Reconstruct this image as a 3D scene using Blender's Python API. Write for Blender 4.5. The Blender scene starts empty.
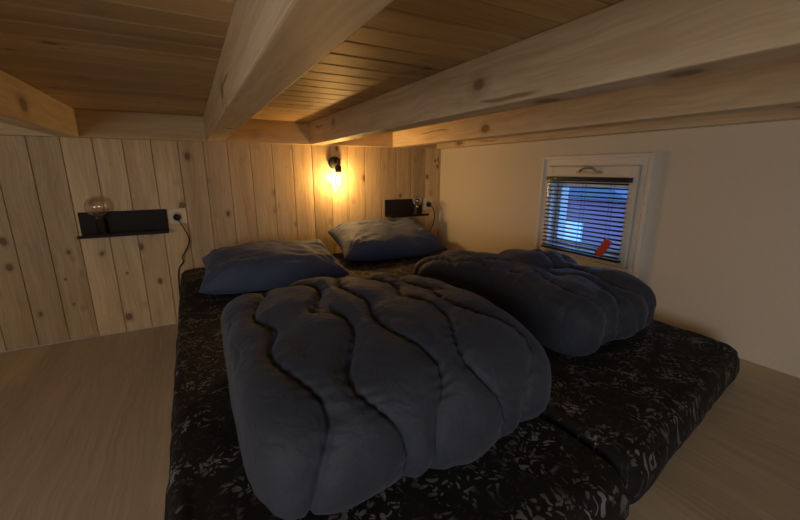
import bpy, bmesh, math, random
from mathutils import Vector, Matrix, noise
random.seed(4)
S=bpy.context.scene
col=S.collection
CAMZ=.918; D=2.55; XR=1.772; PLAT=.218; MT=.344; CEIL=1.213; BB=1.078
def link(o,parent=None):
    col.objects.link(o)
    if parent: o.parent=parent
    return o
def empty(name):
    e=bpy.data.objects.new(name,None); e.empty_display_size=.05; return link(e)
# ---------------- materials
def newmat(name):
    m=bpy.data.materials.new(name); m.use_nodes=True
    nt=m.node_tree; return m,nt,nt.nodes,nt.links,nt.nodes['Principled BSDF']
def simple(name,c,rough=.6,metal=0,bump=0,bscale=200,var=0.0):
    m,nt,N,L,p=newmat(name)
    p.inputs['Roughness'].default_value=rough; p.inputs['Metallic'].default_value=metal
    tc=N.new('ShaderNodeTexCoord')
    n=N.new('ShaderNodeTexNoise'); n.inputs['Scale'].default_value=bscale if bump else 6; n.inputs['Detail'].default_value=4
    L.new(tc.outputs['Object'],n.inputs['Vector'])
    r=N.new('ShaderNodeValToRGB'); L.new(n.outputs['Fac'],r.inputs['Fac'])
    r.color_ramp.elements[0].position=.3; r.color_ramp.elements[1].position=.7
    r.color_ramp.elements[0].color=(*[x*(1-var) for x in c],1); r.color_ramp.elements[1].color=(*[min(1,x*(1+var)) for x in c],1)
    L.new(r.outputs['Color'],p.inputs['Base Color'])
    if bump:
        b=N.new('ShaderNodeBump'); b.inputs['Strength'].default_value=bump; b.inputs['Distance'].default_value=.002
        L.new(n.outputs['Fac'],b.inputs['Height']); L.new(b.outputs['Normal'],p.inputs['Normal'])
    return m
def wood(name,c1,c2,grain,flat=None,knot=(.13,.055,.02),kscale=8,kr=.05,rough=.55,gs=14,tint=.13,kstr=.5,kst=.7,crack=False):
    m,nt,N,L,p=newmat(name)
    p.inputs['Roughness'].default_value=rough
    tc=N.new('ShaderNodeTexCoord'); at=N.new('ShaderNodeAttribute'); at.attribute_name='rnd'
    mu=N.new('ShaderNodeMath'); mu.operation='MULTIPLY'; mu.inputs[1].default_value=37.0
    L.new(at.outputs['Fac'],mu.inputs[0])
    ad=N.new('ShaderNodeVectorMath'); ad.operation='ADD'
    L.new(tc.outputs['Object'],ad.inputs[0]); L.new(mu.outputs[0],ad.inputs[1])
    def mp(vec,sc):
        q=N.new('ShaderNodeMapping'); q.inputs['Scale'].default_value=sc; L.new(vec,q.inputs['Vector']); return q.outputs[0]
    sg=[gs]*3; sg[grain]=gs*.06
    wob=N.new('ShaderNodeTexNoise'); wob.inputs['Scale'].default_value=3; L.new(ad.outputs[0],wob.inputs['Vector'])
    wv=N.new('ShaderNodeVectorMath'); wv.operation='SCALE'; wv.inputs['Scale'].default_value=.06; L.new(wob.outputs['Color'],wv.inputs[0])
    wa=N.new('ShaderNodeVectorMath'); wa.operation='ADD'; L.new(ad.outputs[0],wa.inputs[0]); L.new(wv.outputs[0],wa.inputs[1])
    n1=N.new('ShaderNodeTexNoise'); n1.inputs['Scale'].default_value=1; n1.inputs['Detail'].default_value=6; n1.inputs['Roughness'].default_value=.6
    L.new(mp(wa.outputs[0],sg),n1.inputs['Vector'])
    sf=[110]*3; sf[grain]=3
    n2=N.new('ShaderNodeTexNoise'); n2.inputs['Scale'].default_value=1; n2.inputs['Detail'].default_value=2
    L.new(mp(wa.outputs[0],sf),n2.inputs['Vector'])
    mx=N.new('ShaderNodeMath'); mx.operation='MULTIPLY_ADD'; mx.inputs[1].default_value=.35
    L.new(n2.outputs['Fac'],mx.inputs[0])
    m2=N.new('ShaderNodeMath'); m2.operation='MULTIPLY'; m2.inputs[1].default_value=.65; L.new(n1.outputs['Fac'],m2.inputs[0]); L.new(m2.outputs[0],mx.inputs[2])
    r=N.new('ShaderNodeValToRGB'); L.new(mx.outputs[0],r.inputs['Fac'])
    r.color_ramp.elements[0].position=.36; r.color_ramp.elements[1].position=.62
    r.color_ramp.elements[0].color=(*c2,1); r.color_ramp.elements[1].color=(*c1,1)
    tm=N.new('ShaderNodeMapRange'); tm.inputs['To Min'].default_value=1-tint; tm.inputs['To Max'].default_value=1+tint*.5; L.new(at.outputs['Fac'],tm.inputs['Value'])
    tv=N.new('ShaderNodeVectorMath'); tv.operation='SCALE'; L.new(r.outputs['Color'],tv.inputs[0]); L.new(tm.outputs[0],tv.inputs['Scale'])
    sk=[kscale]*3; sk[grain]=kscale*kst
    if flat is not None: sk[flat]=0
    vo=N.new('ShaderNodeTexVoronoi'); vo.inputs['Scale'].default_value=1; L.new(mp(wa.outputs[0],sk),vo.inputs['Vector'])
    sp=N.new('ShaderNodeSeparateColor'); L.new(vo.outputs['Color'],sp.inputs['Color'])
    kk=N.new('ShaderNodeMath'); kk.operation='MULTIPLY_ADD'; kk.inputs[1].default_value=kr*1.2; kk.inputs[2].default_value=kr*.3; L.new(sp.outputs[0],kk.inputs[0])
    dv=N.new('ShaderNodeMath'); dv.operation='DIVIDE'; L.new(vo.outputs['Distance'],dv.inputs[0]); L.new(kk.outputs[0],dv.inputs[1])
    kr_=N.new('ShaderNodeValToRGB'); e=kr_.color_ramp.elements
    e[0].position=.42;e[0].color=(1,1,1,1); e[1].position=1.0;e[1].color=(0,0,0,1)
    e2=kr_.color_ramp.elements.new(.55); e2.color=(.35,.35,.35,1)
    dv2=N.new('ShaderNodeMath'); dv2.operation='MULTIPLY'; dv2.inputs[1].default_value=.5; L.new(dv.outputs[0],dv2.inputs[0])
    L.new(dv2.outputs[0],kr_.inputs['Fac'])
    ks=N.new('ShaderNodeMath'); ks.operation='MULTIPLY'; ks.inputs[1].default_value=kstr+.35; L.new(kr_.outputs['Color'],ks.inputs[0])
    fac=ks.outputs[0]
    if crack:
        sc_=[30]*3; sc_[grain]=1.1
        n3=N.new('ShaderNodeTexNoise'); n3.inputs['Scale'].default_value=1; n3.inputs['Detail'].default_value=1; L.new(mp(wa.outputs[0],sc_),n3.inputs['Vector'])
        cr=N.new('ShaderNodeValToRGB'); L.new(n3.outputs['Fac'],cr.inputs['Fac']); q=cr.color_ramp.elements
        q[0].position=.715; q[0].color=(0,0,0,1); q[1].position=.745; q[1].color=(.7,.7,.7,1)
        mm=N.new('ShaderNodeMath'); mm.operation='MAXIMUM'; L.new(fac,mm.inputs[0]); L.new(cr.outputs['Color'],mm.inputs[1]); fac=mm.outputs[0]
    mix=N.new('ShaderNodeMix'); mix.data_type='RGBA'; L.new(fac,mix.inputs['Factor']); L.new(tv.outputs[0],mix.inputs['A']); mix.inputs['B'].default_value=(*knot,1)
    L.new(mix.outputs['Result'],p.inputs['Base Color'])
    b=N.new('ShaderNodeBump'); b.inputs['Strength'].default_value=.25; b.inputs['Distance'].default_value=.002; L.new(mx.outputs[0],b.inputs['Height']); L.new(b.outputs['Normal'],p.inputs['Normal'])
    return m
M_wall=wood('pine_panel',(.72,.55,.34),(.50,.35,.19),2,flat=1,kscale=10,kr=.115,kst=.75,tint=.22,knot=(.15,.06,.02))
M_ceil=wood('pine_ceiling',(.66,.47,.26),(.44,.29,.14),0,flat=2,kscale=9,kr=.095,tint=.25)
M_beam=wood('pine_beam',(.80,.68,.51),(.60,.47,.31),1,kscale=6,kr=.12,gs=20,crack=True,knot=(.22,.11,.05))
M_beamx=wood('pine_plate',(.70,.54,.34),(.54,.38,.20),0,kscale=5.5,kr=.10,gs=18)
M_floor=wood('pine_floor_sheet',(.66,.57,.44),(.48,.40,.29),1,flat=2,kscale=3,kr=.05,gs=8,kstr=.2,tint=.05)
M_white=simple('wall_paint',(.74,.70,.63),.8,0,.15,120,.02)
M_frame=simple('window_paint',(.82,.81,.79),.45,0,0,1,.01)
M_black=simple('black_powder_metal',(.004,.004,.005),.7,0,.1,600,.1)
M_slat=simple('blind_slat_black',(.015,.017,.022),.35,.3,0,1,.05)
M_cord=simple('black_cord',(.01,.01,.01),.5)
M_ivory=simple('ivory_plastic',(.75,.66,.48),.4)
M_brass=simple('aged_brass',(.35,.24,.10),.35,.9)
M_red=simple('red_tag',(.7,.07,.03),.5)
M_steel=simple('steel',(.6,.6,.6),.3,.9)
def fabric(name,c1,c2,scale=350):
    m,nt,N,L,p=newmat(name); p.inputs['Roughness'].default_value=.75
    p.inputs['Sheen Weight'].default_value=.15; p.inputs['Sheen Roughness'].default_value=.5; p.inputs['Sheen Tint'].default_value=(.6,.7,1,1)
    tc=N.new('ShaderNodeTexCoord')
    n=N.new('ShaderNodeTexNoise'); n.inputs['Scale'].default_value=5; n.inputs['Detail'].default_value=5; L.new(tc.outputs['Object'],n.inputs['Vector'])
    r=N.new('ShaderNodeValToRGB'); L.new(n.outputs['Fac'],r.inputs['Fac']); r.color_ramp.elements[0].position=.3; r.color_ramp.elements[1].position=.7
    r.color_ramp.elements[0].color=(*c1,1); r.color_ramp.elements[1].color=(*c2,1); L.new(r.outputs['Color'],p.inputs['Base Color'])
    w=N.new('ShaderNodeTexNoise'); w.inputs['Scale'].default_value=scale; w.inputs['Detail'].default_value=2; L.new(tc.outputs['Object'],w.inputs['Vector'])
    w2=N.new('ShaderNodeTexNoise'); w2.inputs['Scale'].default_value=18; w2.inputs['Detail'].default_value=3; w2.inputs['Distortion'].default_value=2.0; L.new(tc.outputs['Object'],w2.inputs['Vector'])
    b=N.new('ShaderNodeBump'); b.inputs['Strength'].default_value=.25; b.inputs['Distance'].default_value=.001; L.new(w.outputs['Fac'],b.inputs['Height'])
    b2=N.new('ShaderNodeBump'); b2.inputs['Strength'].default_value=.4; b2.inputs['Distance'].default_value=.010; L.new(w2.outputs['Fac'],b2.inputs['Height']); L.new(b.outputs['Normal'],b2.inputs['Normal'])
    L.new(b2.outputs['Normal'],p.inputs['Normal']); return m
M_duvet=fabric('duvet_navy_cotton',(.026,.034,.058),(.037,.047,.078))
M_pillow=fabric('pillow_blue_cotton',(.050,.072,.138),(.065,.092,.175))
def sheetmat():
    m,nt,N,L,p=newmat('leaf_print_sheet'); p.inputs['Roughness'].default_value=.85
    tc=N.new('ShaderNodeTexCoord')
    dn=N.new('ShaderNodeTexNoise'); dn.inputs['Scale'].default_value=22; dn.inputs['Detail'].default_value=1; L.new(tc.outputs['Object'],dn.inputs['Vector'])
    sc=N.new('ShaderNodeVectorMath'); sc.operation='SCALE'; sc.inputs['Scale'].default_value=.045; L.new(dn.outputs['Color'],sc.inputs[0])
    ad=N.new('ShaderNodeVectorMath'); ad.operation='ADD'; L.new(tc.outputs['Object'],ad.inputs[0]); L.new(sc.outputs[0],ad.inputs[1])
    outs=[]
    for ang,s1,s2,th in ((.5,42,86,.21),(-.7,48,100,.21),(1.5,38,92,.18)):
        q=N.new('ShaderNodeMapping'); q.inputs['Rotation'].default_value=(0,0,ang); L.new(ad.outputs[0],q.inputs['Vector'])
        q2=N.new('ShaderNodeMapping'); q2.inputs['Scale'].default_value=(s1,s2,20); L.new(q.outputs[0],q2.inputs['Vector'])
        v=N.new('ShaderNodeTexVoronoi'); v.inputs['Scale'].default_value=1; v.voronoi_dimensions='2D'; L.new(q2.outputs[0],v.inputs['Vector'])
        sp=N.new('ShaderNodeSeparateColor'); L.new(v.outputs['Color'],sp.inputs['Color'])
        k=N.new('ShaderNodeMath'); k.operation='MULTIPLY'; k.inputs[1].default_value=th*2; L.new(sp.outputs[0],k.inputs[0])
        c=N.new('ShaderNodeMath'); c.operation='LESS_THAN'; L.new(v.outputs['Distance'],c.inputs[0]); L.new(k.outputs[0],c.inputs[1])
        g=N.new('ShaderNodeMath'); g.operation='GREATER_THAN'; g.inputs[1].default_value=.5; L.new(sp.outputs[1],g.inputs[0])
        h=N.new('ShaderNodeMath'); h.operation='MULTIPLY'; L.new(c.outputs[0],h.inputs[0]); L.new(g.outputs[0],h.inputs[1])
        outs.append(h)
    a=N.new('ShaderNodeMath'); a.operation='MAXIMUM'; L.new(outs[0].outputs[0],a.inputs[0]); L.new(outs[1].outputs[0],a.inputs[1])
    a2=N.new('ShaderNodeMath'); a2.operation='MAXIMUM'; L.new(a.outputs[0],a2.inputs[0]); L.new(outs[2].outputs[0],a2.inputs[1])
    cl=N.new('ShaderNodeTexNoise'); cl.inputs['Scale'].default_value=14; L.new(tc.outputs['Object'],cl.inputs['Vector'])
    rr=N.new('ShaderNodeValToRGB'); L.new(cl.outputs['Fac'],rr.inputs['Fac'])
    rr.color_ramp.elements[0].position=.42; rr.color_ramp.elements[0].color=(.018,.021,.028,1); rr.color_ramp.elements[1].position=.62; rr.color_ramp.elements[1].color=(.20,.21,.24,1)
    mix=N.new('ShaderNodeMix'); mix.data_type='RGBA'; L.new(a2.outputs[0],mix.inputs['Factor']); mix.inputs['A'].default_value=(.005,.005,.008,1); L.new(rr.outputs['Color'],mix.inputs['B'])
    L.new(mix.outputs['Result'],p.inputs['Base Color'])
    w=N.new('ShaderNodeTexNoise'); w.inputs['Scale'].default_value=300; L.new(tc.outputs['Object'],w.inputs['Vector'])
    b=N.new('ShaderNodeBump'); b.inputs['Strength'].default_value=.2; b.inputs['Distance'].default_value=.001; L.new(w.outputs['Fac'],b.inputs['Height']); L.new(b.outputs['Normal'],p.inputs['Normal'])
    return m
M_sheet=sheetmat()
def glassmat(name,tint=(1,1,1),gl=.10,edge=.75):
    m,nt,N,L,p=newmat(name); N.remove(p); out=N['Material Output']
    t=N.new('ShaderNodeBsdfTransparent'); t.inputs['Color'].default_value=(*tint,1)
    g=N.new('ShaderNodeBsdfGlossy'); g.inputs['Roughness'].default_value=.03
    lw=N.new('ShaderNodeLayerWeight'); lw.inputs['Blend'].default_value=.3
    mr=N.new('ShaderNodeMapRange'); mr.inputs['To Min'].default_value=gl*.6; mr.inputs['To Max'].default_value=edge; L.new(lw.outputs['Facing'],mr.inputs['Value'])
    mx=N.new('ShaderNodeMixShader'); L.new(mr.outputs[0],mx.inputs[0]); L.new(t.outputs[0],mx.inputs[1]); L.new(g.outputs[0],mx.inputs[2]); L.new(mx.outputs[0],out.inputs['Surface']); return m
M_glass=glassmat('clear_glass',gl=.2,edge=.95); M_amber=glassmat('bulb_glass',(1,.93,.8),.06); M_pane=glassmat('window_pane',gl=.02,edge=.2)
def emis(name,c,s):
    m,nt,N,L,p=newmat(name); p.inputs['Base Color'].default_value=(*c,1); p.inputs['Emission Color'].default_value=(*c,1); p.inputs['Emission Strength'].default_value=s; return m
M_fil=emis('filament_glow',(1,.70,.32),200)
# ---------------- mesh helpers
def mesh_obj(name,verts,faces,mat,parent=None,smooth=False):
    me=bpy.data.meshes.new(name); me.from_pydata(verts,[],faces); me.update()
    if mat: me.materials.append(mat)
    if smooth:
        for p in me.polygons: p.use_smooth=True
    return link(bpy.data.objects.new(name,me),parent)
def boxes(name,lst,mat,parent=None,bevel=.0,rnd=True):
    vs=[];fs=[];rn=[]
    for (x0,x1,y0,y1,z0,z1) in lst:
        b=len(vs); r=random.random()
        vs+=[(x0,y0,z0),(x1,y0,z0),(x1,y1,z0),(x0,y1,z0),(x0,y0,z1),(x1,y0,z1),(x1,y1,z1),(x0,y1,z1)]
        fs+=[tuple(b+i for i in f) for f in ((0,3,2,1),(4,5,6,7),(0,1,5,4),(1,2,6,5),(2,3,7,6),(3,0,4,7))]
        rn+=[r]*8
    o=mesh_obj(name,vs,fs,mat,parent)
    a=o.data.attributes.new('rnd','FLOAT','POINT'); a.data.foreach_set('value',rn)
    if bevel:
        m=o.modifiers.new('bevel','BEVEL'); m.width=bevel; m.segments=2; m.limit_method='ANGLE'
    return o
def lathe(name,prof,center,mat,parent=None,seg=32,axis='Z'):
    vs=[];fs=[]
    for r,z in prof:
        for k in range(seg):
            a=2*math.pi*k/seg; v=(r*math.cos(a),r*math.sin(a),z)
            if axis=='Y': v=(v[0],-v[2],v[1])
            vs.append((center[0]+v[0],center[1]+v[1],center[2]+v[2]))
    for i in range(len(prof)-1):
        for k in range(seg):
            fs.append((i*seg+k,i*seg+(k+1)%seg,(i+1)*seg+(k+1)%seg,(i+1)*seg+k))
    return mesh_obj(name,vs,fs,mat,parent,True)
def tube(name,pts,r,mat,parent=None):
    c=bpy.data.curves.new(name,'CURVE'); c.dimensions='3D'; c.bevel_depth=r; c.bevel_resolution=3; c.use_fill_caps=True
    s=c.splines.new('NURBS'); s.points.add(len(pts)-1)
    for p,q in zip(s.points,pts): p.co=(*q,1)
    s.order_u=min(4,len(pts)); s.use_endpoint_u=True; s.resolution_u=10
    c.materials.append(mat)
    return link(bpy.data.objects.new(name,c),parent)
# ---------------- room shell
XL=-1.7; YR=-1.6
boxes('floor',[(XL,-.103,YR,-.45,-.05,0),(XL,-.103,-.447,.80,-.05,0),(XL,-.103,.803,D,-.05,0),(-.1,XR,YR,D,-.05,0)],M_floor,bevel=.0015)
boxes('floor_platform',[(-.10,XR,YR,1.42,0.001,PLAT),(-.10,XR,1.423,D,0.001,PLAT)],M_floor,bevel=.0015)
w=.128; bl=[]; x=XL
while x<XR-.001:
    x2=min(x+w,XR); bl.append((x+.0008,x2-.0008,D,D+.015,0,BB+.02)); x=x2
bo=boxes('wall_back',bl+[(XL-.1,XR+.1,D+.016,D+.08,-.05,1.3)],M_wall,bevel=.004)
wy0,wy1,wz0,wz1=1.02,1.44,.51,.86
boxes('wall_right',[(XR,XR+.12,YR,wy0,-.05,1.3),(XR,XR+.12,wy1,D+.08,-.05,1.3),(XR,XR+.12,wy0,wy1,-.05,wz0),(XR,XR+.12,wy0,wy1,wz1,1.3)],M_white)
boxes('wall_left',[(XL-.1,XL,YR,D,-.05,1.3)],M_wall)
boxes('wall_rear',[(XL-.1,XR+.1,YR-.1,YR,-.05,1.3)],M_wall)
bl=[]; y=YR; w=.105
while y<D:
    y2=min(y+w,D+.0); bl.append((XL,XR,y+.0006,y2-.0006,CEIL,CEIL+.018)); y=y2
boxes('ceiling',bl+[(XL-.1,XR+.1,YR-.1,D+.1,CEIL+.019,CEIL+.08)],M_ceil,bevel=.006)
YP=D-.045
for x0,x1 in ((-.55,-.46),(.108,.196),(.714,.802),(1.315,1.405)):
    boxes('ceiling_beam',[(x0,x1,YR,YP,BB,CEIL)],M_beam,bevel=.004)
boxes('trim_back_plate',[(XL,XR,YP,D,BB,CEIL)],M_beamx,bevel=.003)
boxes('trim_right_plate',[(XR-.075,XR,YR,YP,BB,CEIL)],M_beam,bevel=.003)
# ---------------- window
win=empty('window_1')
fy0,fy1,fz0,fz1=.935,1.515,.42,.985
def ring(name,y0,y1,z0,z1,iy0,iy1,iz0,iz1,x0,x1,mat,parent,bev=.003):
    return boxes(name,[(x0,x1,y0,iy0,z0,z1),(x0,x1,iy1,y1,z0,z1),(x0,x1,iy0,iy1,z0,iz0),(x0,x1,iy0,iy1,iz1,z1)],mat,parent,bev)
ring('casing',fy0,fy1,fz0,fz1,fy0+.045,fy1-.045,fz0+.045,fz1-.045,XR-.018,XR,M_frame,win)
ring('sash',fy0+.050,fy1-.050,fz0+.050,fz1-.050,wy0,wy1,wz0,wz1,XR-.030,XR,M_frame,win)
ring('casing_outer_lip',fy0-.006,fy1+.006,fz0-.006,fz1+.006,fy0+.012,fy1-.012,fz0+.012,fz1-.012,XR-.030,XR,M_frame,win)
ring('reveal',wy0,wy1,wz0,wz1,wy0+.025,wy1-.025,wz0+.025,wz1-.025,XR+.02,XR+.06,M_frame,win)
boxes('glass',[(XR+.038,XR+.042,wy0+.025,wy1-.025,wz0+.025,wz1-.025)],M_pane,win)
boxes('sill_catch',[(XR-.05,XR-.031,1.03,1.10,.487,.507)],M_frame,win,.003)
tag=boxes('red_tag',[(-.004,.004,-.018,.018,-.045,.045)],M_red,win,.001); tag.location=(XR-.068,1.075,.555); tag.rotation_euler=(.5,0,.2)
tube('stay_hook',[(XR-.035,1.27,.91),(XR-.05,1.26,.925),(XR-.05,1.22,.935),(XR-.05,1.18,.925),(XR-.035,1.17,.91)],.006,M_steel,win)
boxes('latch_plate',[(XR-.036,XR-.030,1.15,1.29,.898,.912)],M_steel,win,.002)
# blind
bd=empty('venetian_blind'); by0,by1=1.0,1.452
boxes('head_rail',[(XR-.062,XR-.031,by0,by1,.862,.884)],M_slat,bd,.002)
vs=[];fs=[]
ns=17
for i in range(ns):
    z=.853-i*(.853-.512)/(ns-1); cx=XR-.047; til=math.radians(12); n=5; b=len(vs)
    for k in range(n):
        t=(k/(n-1)-.5); xx=t*.023; zz=.003*(1-4*t*t)
        X=cx+xx*math.cos(til)-zz*math.sin(til); Z=z+xx*math.sin(til)+zz*math.cos(til)
        vs+=[(X,by0+.003,Z),(X,by1-.003,Z)]
    for k in range(n-1): fs.append((b+2*k,b+2*k+1,b+2*k+3,b+2*k+2))
sl=mesh_obj('slats',vs,fs,M_slat,bd,True); m=sl.modifiers.new('s','SOLIDIFY'); m.thickness=.0006
boxes('bottom_rail',[(XR-.058,XR-.036,by0,by1,.493,.503)],M_slat,bd,.002)
for yy in (1.08,1.226,1.37):
    for dx in (-.0605,-.0335): tube('ladder_cord',[(XR+dx,yy,.865),(XR+dx,yy,.68),(XR+dx,yy,.50)],.0009,M_cord,bd)
tube('tilt_wand',[(XR-.066,1.43,.87),(XR-.068,1.43,.75),(XR-.066,1.43,.60)],.003,M_glass,bd)
# ---------------- outdoors
M_grass=simple('grass',(.05,.09,.03),.9,0,.3,30,.3); M_leaf=simple('spruce_needles',(.03,.05,.05),.9,0,.4,20,.4)
M_cabin=simple('red_cabin_boards',(.26,.12,.16),.7); M_roof=simple('roof_felt',(.10,.11,.13),.8)
boxes('ground_outside',[(2.2,30,-15,20,-2.7,-2.5)],M_grass)
cb=empty('garden_cabin'); boxes('cabin_walls',[(8,11,4.6,7.6,-2.5,.3)],M_cabin,cb,.02); boxes('cabin_window',[(7.96,8.0,5.6,6.6,-1.3,-.3)],M_frame,cb,.01)
mesh_obj('cabin_roof',[(7.7,4.4,.3),(11.3,4.4,.3),(11.3,7.8,.3),(7.7,7.8,.3),(7.7,6.1,1.2),(11.3,6.1,1.2)],[(0,1,5,4),(3,4,5,2),(0,4,3),(1,2,5),(0,3,2,1)],M_roof,cb)
for (tx,ty,h) in ((14,6.5,4.0),(15,12,5.0),(13,9,3.2)):
    t=empty('spruce_tree'); lathe('trunk',[(.12,-2.5),(.1,0)],(tx,ty,0),M_brass,t,10)
    pr=[]
    for k in range(8):
        z=-2+k*h/8; r=1.5*(1-k/8); pr+=[(r,z),(r*.45,z+h/8)]
    pr.append((0.01,h-1.8)); lathe('branches',pr,(tx,ty,0),M_leaf,t,14)
# ---------------- mattresses
def mattress(name,x0,x1,yf0,yf1,y1,seed):
    vs=[];fs=[]
    r=.035; zt=MT; zb=PLAT+.001
    T=zt-zb
    steps=[(0,.0,-0.012),(0,.15,-.002),(0,.4,.004),(0,.65,.003),(0,.80,-.003)]
    for k in range(7):
        a=k/6*math.pi/2; steps.append((0,1-(.2)*(1-math.sin(a)),-.003-r*.8*(1-math.cos(a))))
    cr=.045
    def outline(off):
        pts=[]; X0,X1=x0-off,x1+off
        def yf(x): return yf0+(yf1-yf0)*(x-x0)/(x1-x0)-off
        Y1=y1+off; c=cr
        n=60
        for i in range(n): pts.append((X0+c+(X1-X0-2*c)*i/n,None,'f'))
        for i in range(10):
            a=-math.pi/2+i/10*math.pi/2; pts.append((X1-c+c*math.cos(a),c+c*math.sin(a),'fc'))
        for i in range(110): pts.append((X1,i/110,'r'))
        for i in range(10):
            a=i/10*math.pi/2; pts.append((X1-c+c*math.cos(a),Y1-c+c*math.sin(a),'a'))
        for i in range(n): pts.append((X1-c-(X1-X0-2*c)*i/n,Y1,'a'))
        for i in range(10):
            a=math.pi/2+i/10*math.pi/2; pts.append((X0+c+c*math.cos(a),Y1-c+c*math.sin(a),'a'))
        for i in range(110): pts.append((X0,1-i/110,'l'))
        for i in range(10):
            a=math.pi+i/10*math.pi/2; pts.append((X0+c+c*math.cos(a),c+c*math.sin(a),'fc'))
        out=[]
        for x,y,t in pts:
            if t=='f': y=yf(x)
            elif t=='fc': y=yf(x)+y
            elif t in 'rl': y0=yf(x)+c; y=y0+(Y1-c-y0)*y
            out.append((x,y))
        return out
    L=None
    for (_,h,off) in steps:
        o=outline(off)
        row=[]
        for (x,y) in o:
            nn=noise.noise(Vector((x*9,y*9,h*1.5+seed)))*.005+noise.noise(Vector((x*30,y*30,h*3+seed)))*.0025
            amp=1 if h>.1 else .3
            dx=(x-(x0+x1)/2)
            row.append(len(vs)); vs.append((x+nn*amp*(1 if dx>0 else -1),y-nn*amp*(1 if y<1.3 else 0),zb+T*h+nn*.5*(h>.5)))
        if L:
            n=len(row)
            for i in range(n): fs.append((L[i],L[(i+1)%n],row[(i+1)%n],row[i]))
        L=row; lastoff=off
    o=outline(lastoff); cx=(x0+x1)/2; cy=(yf0+y1)/2; n=len(o)
    for k in range(1,41):
        f=1-k/40*.98; row=[]
        for (x,y) in o:
            X=cx+(x-cx)*f; Y=cy+(y-cy)*(1-(1-f)*.62)
            z=zt+noise.noise(Vector((X*5,Y*5,seed)))*.006+noise.noise(Vector((X*16,Y*11,seed+3)))*.0035
            z+= -.006*abs(noise.noise(Vector((X*8+Y*5,Y*2,seed+7))))
            row.append(len(vs)); vs.append((X,Y,z))
        for i in range(n): fs.append((L[i],L[(i+1)%n],row[(i+1)%n],row[i]))
        L=row
    fs.append(tuple(L))
    return mesh_obj(name,vs,fs,M_sheet,None,True)
mattress('mattress',-.105,.700,.29,.31,2.52,1.0)
mattress('mattress',.704,1.57,.32,.455,2.52,5.0)
# ---------------- pillows
def pillow(name,cx,cy,a,b,H,rz,rx,zbase,seed):
    n=90; vs=[];fs=[]
    def pt(u,v,s):
        e=(1-abs(u)**2.6)*(1-abs(v)**2.6); e=max(e,0)
        th=H/2*e**.42
        X=a*u*(1-.07*(1-v*v)*abs(u)**2); Y=b*v*(1-.08*(1-u*u)*abs(v)**2)
        wr=noise.noise(Vector((X*6,Y*6,seed+s)))*.026+ (abs(noise.noise(Vector((X*9+Y*6,Y*13-X*3,seed+s*2))))-.2)*.028*(1-e*.3)
        for su in (-1,1):
            for sv in (-1,1):
                d=math.hypot(u-su,v-sv); ang=math.atan2(v-sv,u-su); wr+=.006*math.sin(ang*17+seed)*math.exp(-(d/.55)**2)*min(1,e*6)
        z=th*(1.15 if s>0 else -.85)+wr*min(1,e*4)*(1 if s>0 else .2)
        return X,Y,z
    R=Matrix.Rotation(rz,3,'Z')@Matrix.Rotation(rx,3,'X')
    for s in (1,-1):
        b0=len(vs)
        for i in range(n+1):
            for j in range(n+1):
                u=math.sin((i/n-.5)*math.pi); v=math.sin((j/n-.5)*math.pi)
                X,Y,z=pt(u,v,s); p=R@Vector((X,Y,z)); vs.append((cx+p.x,cy+p.y,zbase+H*.36+p.z))
        for i in range(n):
            for j in range(n):
                q=(b0+i*(n+1)+j,b0+(i+1)*(n+1)+j,b0+(i+1)*(n+1)+j+1,b0+i*(n+1)+j+1)
                fs.append(q if s>0 else q[::-1])
    vs=[(x,min(y,D-.012),max(z,MT+.008)) for x,y,z in vs]
    o=mesh_obj(name,vs,fs,M_pillow,None,True)
    bm=bmesh.new(); bm.from_mesh(o.data); bmesh.ops.remove_doubles(bm,verts=bm.verts,dist=.0004); bm.to_mesh(o.data); bm.free()
    return o
pillow('pillow',.340,2.03,.345,.25,.20,-.06,.08,MT,1.3)
pillow('pillow',1.14,2.27,.355,.23,.20,-.10,.22,MT+.03,6.1)
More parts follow.
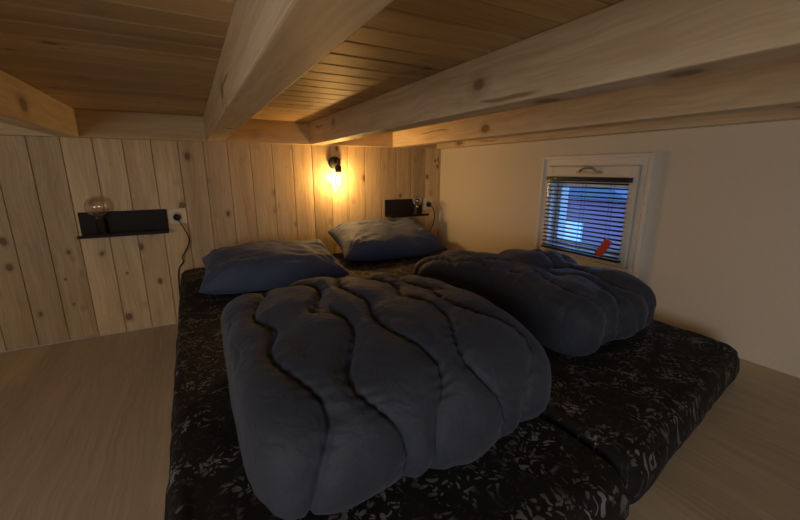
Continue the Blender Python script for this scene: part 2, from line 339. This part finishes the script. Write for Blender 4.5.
# ---------------- duvets
def bolster(cx,cy,z0,ax,ay,h,rz,p=4.5,n=2.6,seed=0,q0=.125,amp=.028,N=260,Mv=240,taper=0,sag=0,freq=15,wa=1.0):
    base=[];par=[]
    for i in range(N+1):
        t=-math.cos(math.pi*i/N); t=max(-.99999,min(.99999,t))
        r=(1-abs(t)**p)**(1/p)
        for j in range(Mv):
            th=2*math.pi*j/Mv
            c,s=math.cos(th),math.sin(th)
            ay_=ay*(1+taper*t)
            Y=ay_*r**.7*math.copysign(abs(c)**(2/n),c)
            Z=h/2*r*math.copysign(abs(s)**(2/n),s)
            if Z>0: Z*=1+sag*(Y/ay)
            base.append(Vector((ax*t,Y,Z))); par.append((ax*t,th))
    faces=[]
    for i in range(N):
        for j in range(Mv):
            faces.append((i*Mv+j,i*Mv+(j+1)%Mv,(i+1)*Mv+(j+1)%Mv,(i+1)*Mv+j))
    faces.append(tuple(range(Mv-1,-1,-1))); faces.append(tuple(N*Mv+j for j in range(Mv)))
    me=bpy.data.meshes.new('t'); me.from_pydata([tuple(v) for v in base],[],faces); me.update()
    nor=[v.normal.copy() for v in me.vertices]
    c0=sum((nor[k].dot(base[k]) for k in range(0,len(base),97)))
    if c0<0: nor=[-x for x in nor]; faces=[f[::-1] for f in faces]
    bpy.data.meshes.remove(me)
    out=[]
    for k,v in enumerate(base):
        x,th=par[k]
        arc=(v.y+ay)+v.z*(-1 if v.y>0 else 1)*.9
        w=noise.noise(Vector((v.x*3,arc*3,seed)))*.025
        dmin=9
        kk=int(round(x/q0))
        for q in range(kk-2,kk+3):
            lx=q*q0+(amp if q%2 else -amp)*math.sin(arc*freq+seed+.3*math.sin(q*2.3))+w
            dmin=min(dmin,abs(x-lx))
        g=-.010*math.exp(-(dmin/.0055)**2)+.012*(1-math.exp(-(dmin/.03)**1.6))
        pk=.0024*math.sin(arc*150+noise.noise(Vector((x*9,arc*9,seed)))*9)*math.exp(-(dmin/.026)**2)
        q=v
        wr=noise.noise(q*3.3+Vector((seed,0,0)))*.030+noise.noise(q*8+Vector((0,seed,0)))*.010+noise.noise(q*17+Vector((0,seed,3)))*.004
        rd=noise.noise(Vector((q.x*5+q.z*4,q.y*5-q.x*3,seed*2)))
        wr-=.005*max(0,1-abs(rd)*7)
        e=max(0,1-abs(x/ax)**8)
        out.append(v+nor[k]*((g+pk)*e+wr*wa*(.3+.7*e)))
    R=Matrix.Rotation(rz,3,'Z')
    res=[]
    for v in out:
        p_=R@v
        res.append(Vector((cx+p_.x,cy+p_.y,z0+h/2+p_.z)))
    return res,faces
def duvet(name,parts,vox=None):
    vs=[];fs=[]
    for v,f in parts:
        b=len(vs); vs+=[(p.x,p.y,max(p.z,MT+.009)) for p in v]; fs+=[tuple(i+b for i in q) for q in f]
    o=mesh_obj(name,vs,fs,M_duvet,None,True)
    if vox:
        m=o.modifiers.new('r','REMESH'); m.mode='VOXEL'; m.voxel_size=vox; m.use_smooth_shade=True
        m=o.modifiers.new('s','SMOOTH'); m.iterations=1; m.factor=.5
    return o
duvet('duvet',[bolster(.362,.845,MT-.03,.335,.37,.27,.0,p=6,n=3.0,seed=2.2,sag=-.02,q0=.118,amp=.030,wa=.8)])
duvet('duvet',[bolster(1.17,.95,MT-.03,.238,.31,.25,.10,p=4.5,n=2.7,seed=7.7,q0=.12,wa=1.4),
               bolster(1.01,1.22,MT+.0,.16,.23,.235,.45,p=3.2,n=2.4,seed=4.1,q0=.12,wa=1.3),
               bolster(1.27,1.12,MT+.06,.16,.15,.165,-.35,p=3.2,n=2.3,seed=9.4,q0=.13,wa=1.3)],.0045)
# ---------------- shelves, outlets, lamps
def shelf(x0,x1,nm='floating_shelf'):
    s=empty(nm); z0=.578
    boxes('back_plate',[(x0,x1,D-.006,D-.001,z0,.70)],M_black,s,.001)
    boxes('ledge',[(x0,x1,D-.105,D-.006,z0-.004,z0)],M_black,s,.001)
    boxes('lip',[(x0,x1,D-.108,D-.104,z0-.004,z0+.012)],M_black,s,.001)
    return s
shelf(-.535,-.135); shelf(1.27,1.60)
def globe(x,y,z,r=.047,nm='globe_table_lamp',up=.03):
    e=empty(nm)
    lathe('base',[(0.001,0),(.032,0),(.032,.006),(.02,.010),(.018,.05+up),(.017,.055+up),(.001,.055+up)],(x,y,z),M_black,e)
    pr=[(.014,.05+up),(.016,.07+up)]
    zc=.07+up+r*.95
    for k in range(17):
        a=-math.pi/2+.38+k/16*(math.pi-.38); pr.append((max(.0005,r*math.cos(a)),zc+r*math.sin(a)))
    lathe('glass_globe',pr,(x,y,z),M_glass,e)
    lathe('stem',[(.001,.05),(.004,.05+up),(.003,.10+up),(.001,.105+up)],(x,y,z),M_amber,e,12)
globe(-.440,D-.055,.5795,.053); globe(1.52,D-.055,.5795,.038,up=0)
def outlet(x,z,nm='power_socket',w=.09):
    e=empty(nm)
    boxes('plate',[(x-w/2,x+w/2,D-.010,D-.001,z-.046,z+.046)],M_ivory,e,.004)
    lathe('socket_rim',[(.001,.0),(.028,.0),(.028,.006),(.022,.006),(.021,.001),(.001,.001)],(x,D-.010,z),M_ivory,e,32,'Y')
    lathe('plug',[(.001,.03),(.014,.03),(.018,.02),(.018,0.002),(.001,.002)],(x-.005,D-.012,z-.005),M_black,e,20,'Y')
    return e
outlet(-.083,.656); outlet(1.655,.655,w=.08)
tube('power_cord',[(-.09,D-.04,.648),(-.07,D-.06,.62),(-.045,D-.05,.56),(-.035,D-.035,.51),(-.06,D-.03,.46),(-.095,D-.03,.41),(-.075,D-.03,.385),(-.115,D-.015,.36),(-.125,D-.015,.28),(-.13,D-.02,.12),(-.13,D-.02,.012)],.0035,M_cord)
tube('power_cord',[(1.65,D-.04,.648),(1.68,D-.06,.62),(1.70,D-.04,.55),(1.69,D-.03,.48),(1.66,D-.014,.42),(1.63,D-.013,.32),(1.63,D-.013,.24)],.0035,M_cord)
# wall lamp
wl=empty('sconce_lamp'); lx,lz=.884,.965
lathe('wall_mount',[(.001,.028),(.034,.028),(.042,.022),(.042,.001),(.001,.001)],(lx,D-.0005,lz),M_black,wl,32,'Y')
tube('arm',[(lx,D-.026,lz),(lx,D-.06,lz+.004),(lx,D-.082,lz-.002),(lx,D-.084,lz-.02)],.006,M_black,wl)
by=D-.084
lathe('lamp_holder',[(.001,-.015),(.012,-.016),(.021,-.024),(.022,-.062),(.018,-.064),(.001,-.064)],(lx,by,lz),M_black,wl)
bp=[(.013,-.062),(.015,-.075),(.024,-.095),(.0305,-.117),(.030,-.132),(.022,-.148),(.010,-.156),(.0005,-.158)]
lathe('bulb_glass',bp,(lx,by,lz),M_amber,wl)
fp=[]
for k in range(13):
    a=k*math.pi*2/12*3; fp.append((lx+.010*math.cos(a),by+.010*math.sin(a),lz-.085-(.05 if k%2 else 0)))
tube('filament',fp,.002,M_fil,wl)
lathe('glass_stem',[(.001,-.064),(.004,-.066),(.003,-.10),(.001,-.10)],(lx,by,lz),M_amber,wl,12)
def light(name,typ,loc,energy,color,parent=None,**k):
    l=bpy.data.lights.new(name,typ); l.energy=energy; l.color=color
    for a,b in k.items(): setattr(l,a,b)
    o=bpy.data.objects.new(name,l); o.location=loc; link(o,parent); return o
light('bulb_light','POINT',(lx,by,lz-.11),8.0,(1,.60,.20),wl,shadow_soft_size=.02)
a=light('rear_left_fill','AREA',(-1.1,-1.1,.95),17.5,(1,.95,.87),None,size=.8)  # unseen area light added as general fill from behind-left, no fixture
dirv=Vector((.9,1.6,.82))-a.location
a.rotation_euler=dirv.to_track_quat('-Z','Y').to_euler()
# world
wd=bpy.data.worlds.new('dusk'); S.world=wd; wd.use_nodes=True
bg=wd.node_tree.nodes['Background']; bg.inputs['Color'].default_value=(.16,.40,1,1); bg.inputs['Strength'].default_value=4
# camera
cam=bpy.data.cameras.new('cam'); co=bpy.data.objects.new('camera',cam); link(co)
cam.sensor_width=36; cam.lens=375/800*36; cam.clip_start=.02
yaw=math.radians(28.8); p=math.radians(13.5)
F=Vector((math.sin(yaw)*math.cos(p),math.cos(yaw)*math.cos(p),-math.sin(p))); Rr=Vector((math.cos(yaw),-math.sin(yaw),0)); U=Rr.cross(F)
Mx=Matrix((Rr,U,-F)).transposed().to_4x4(); Mx.translation=Vector((0,0,CAMZ)); co.matrix_world=Mx
S.camera=co
S.view_settings.view_transform='Standard'
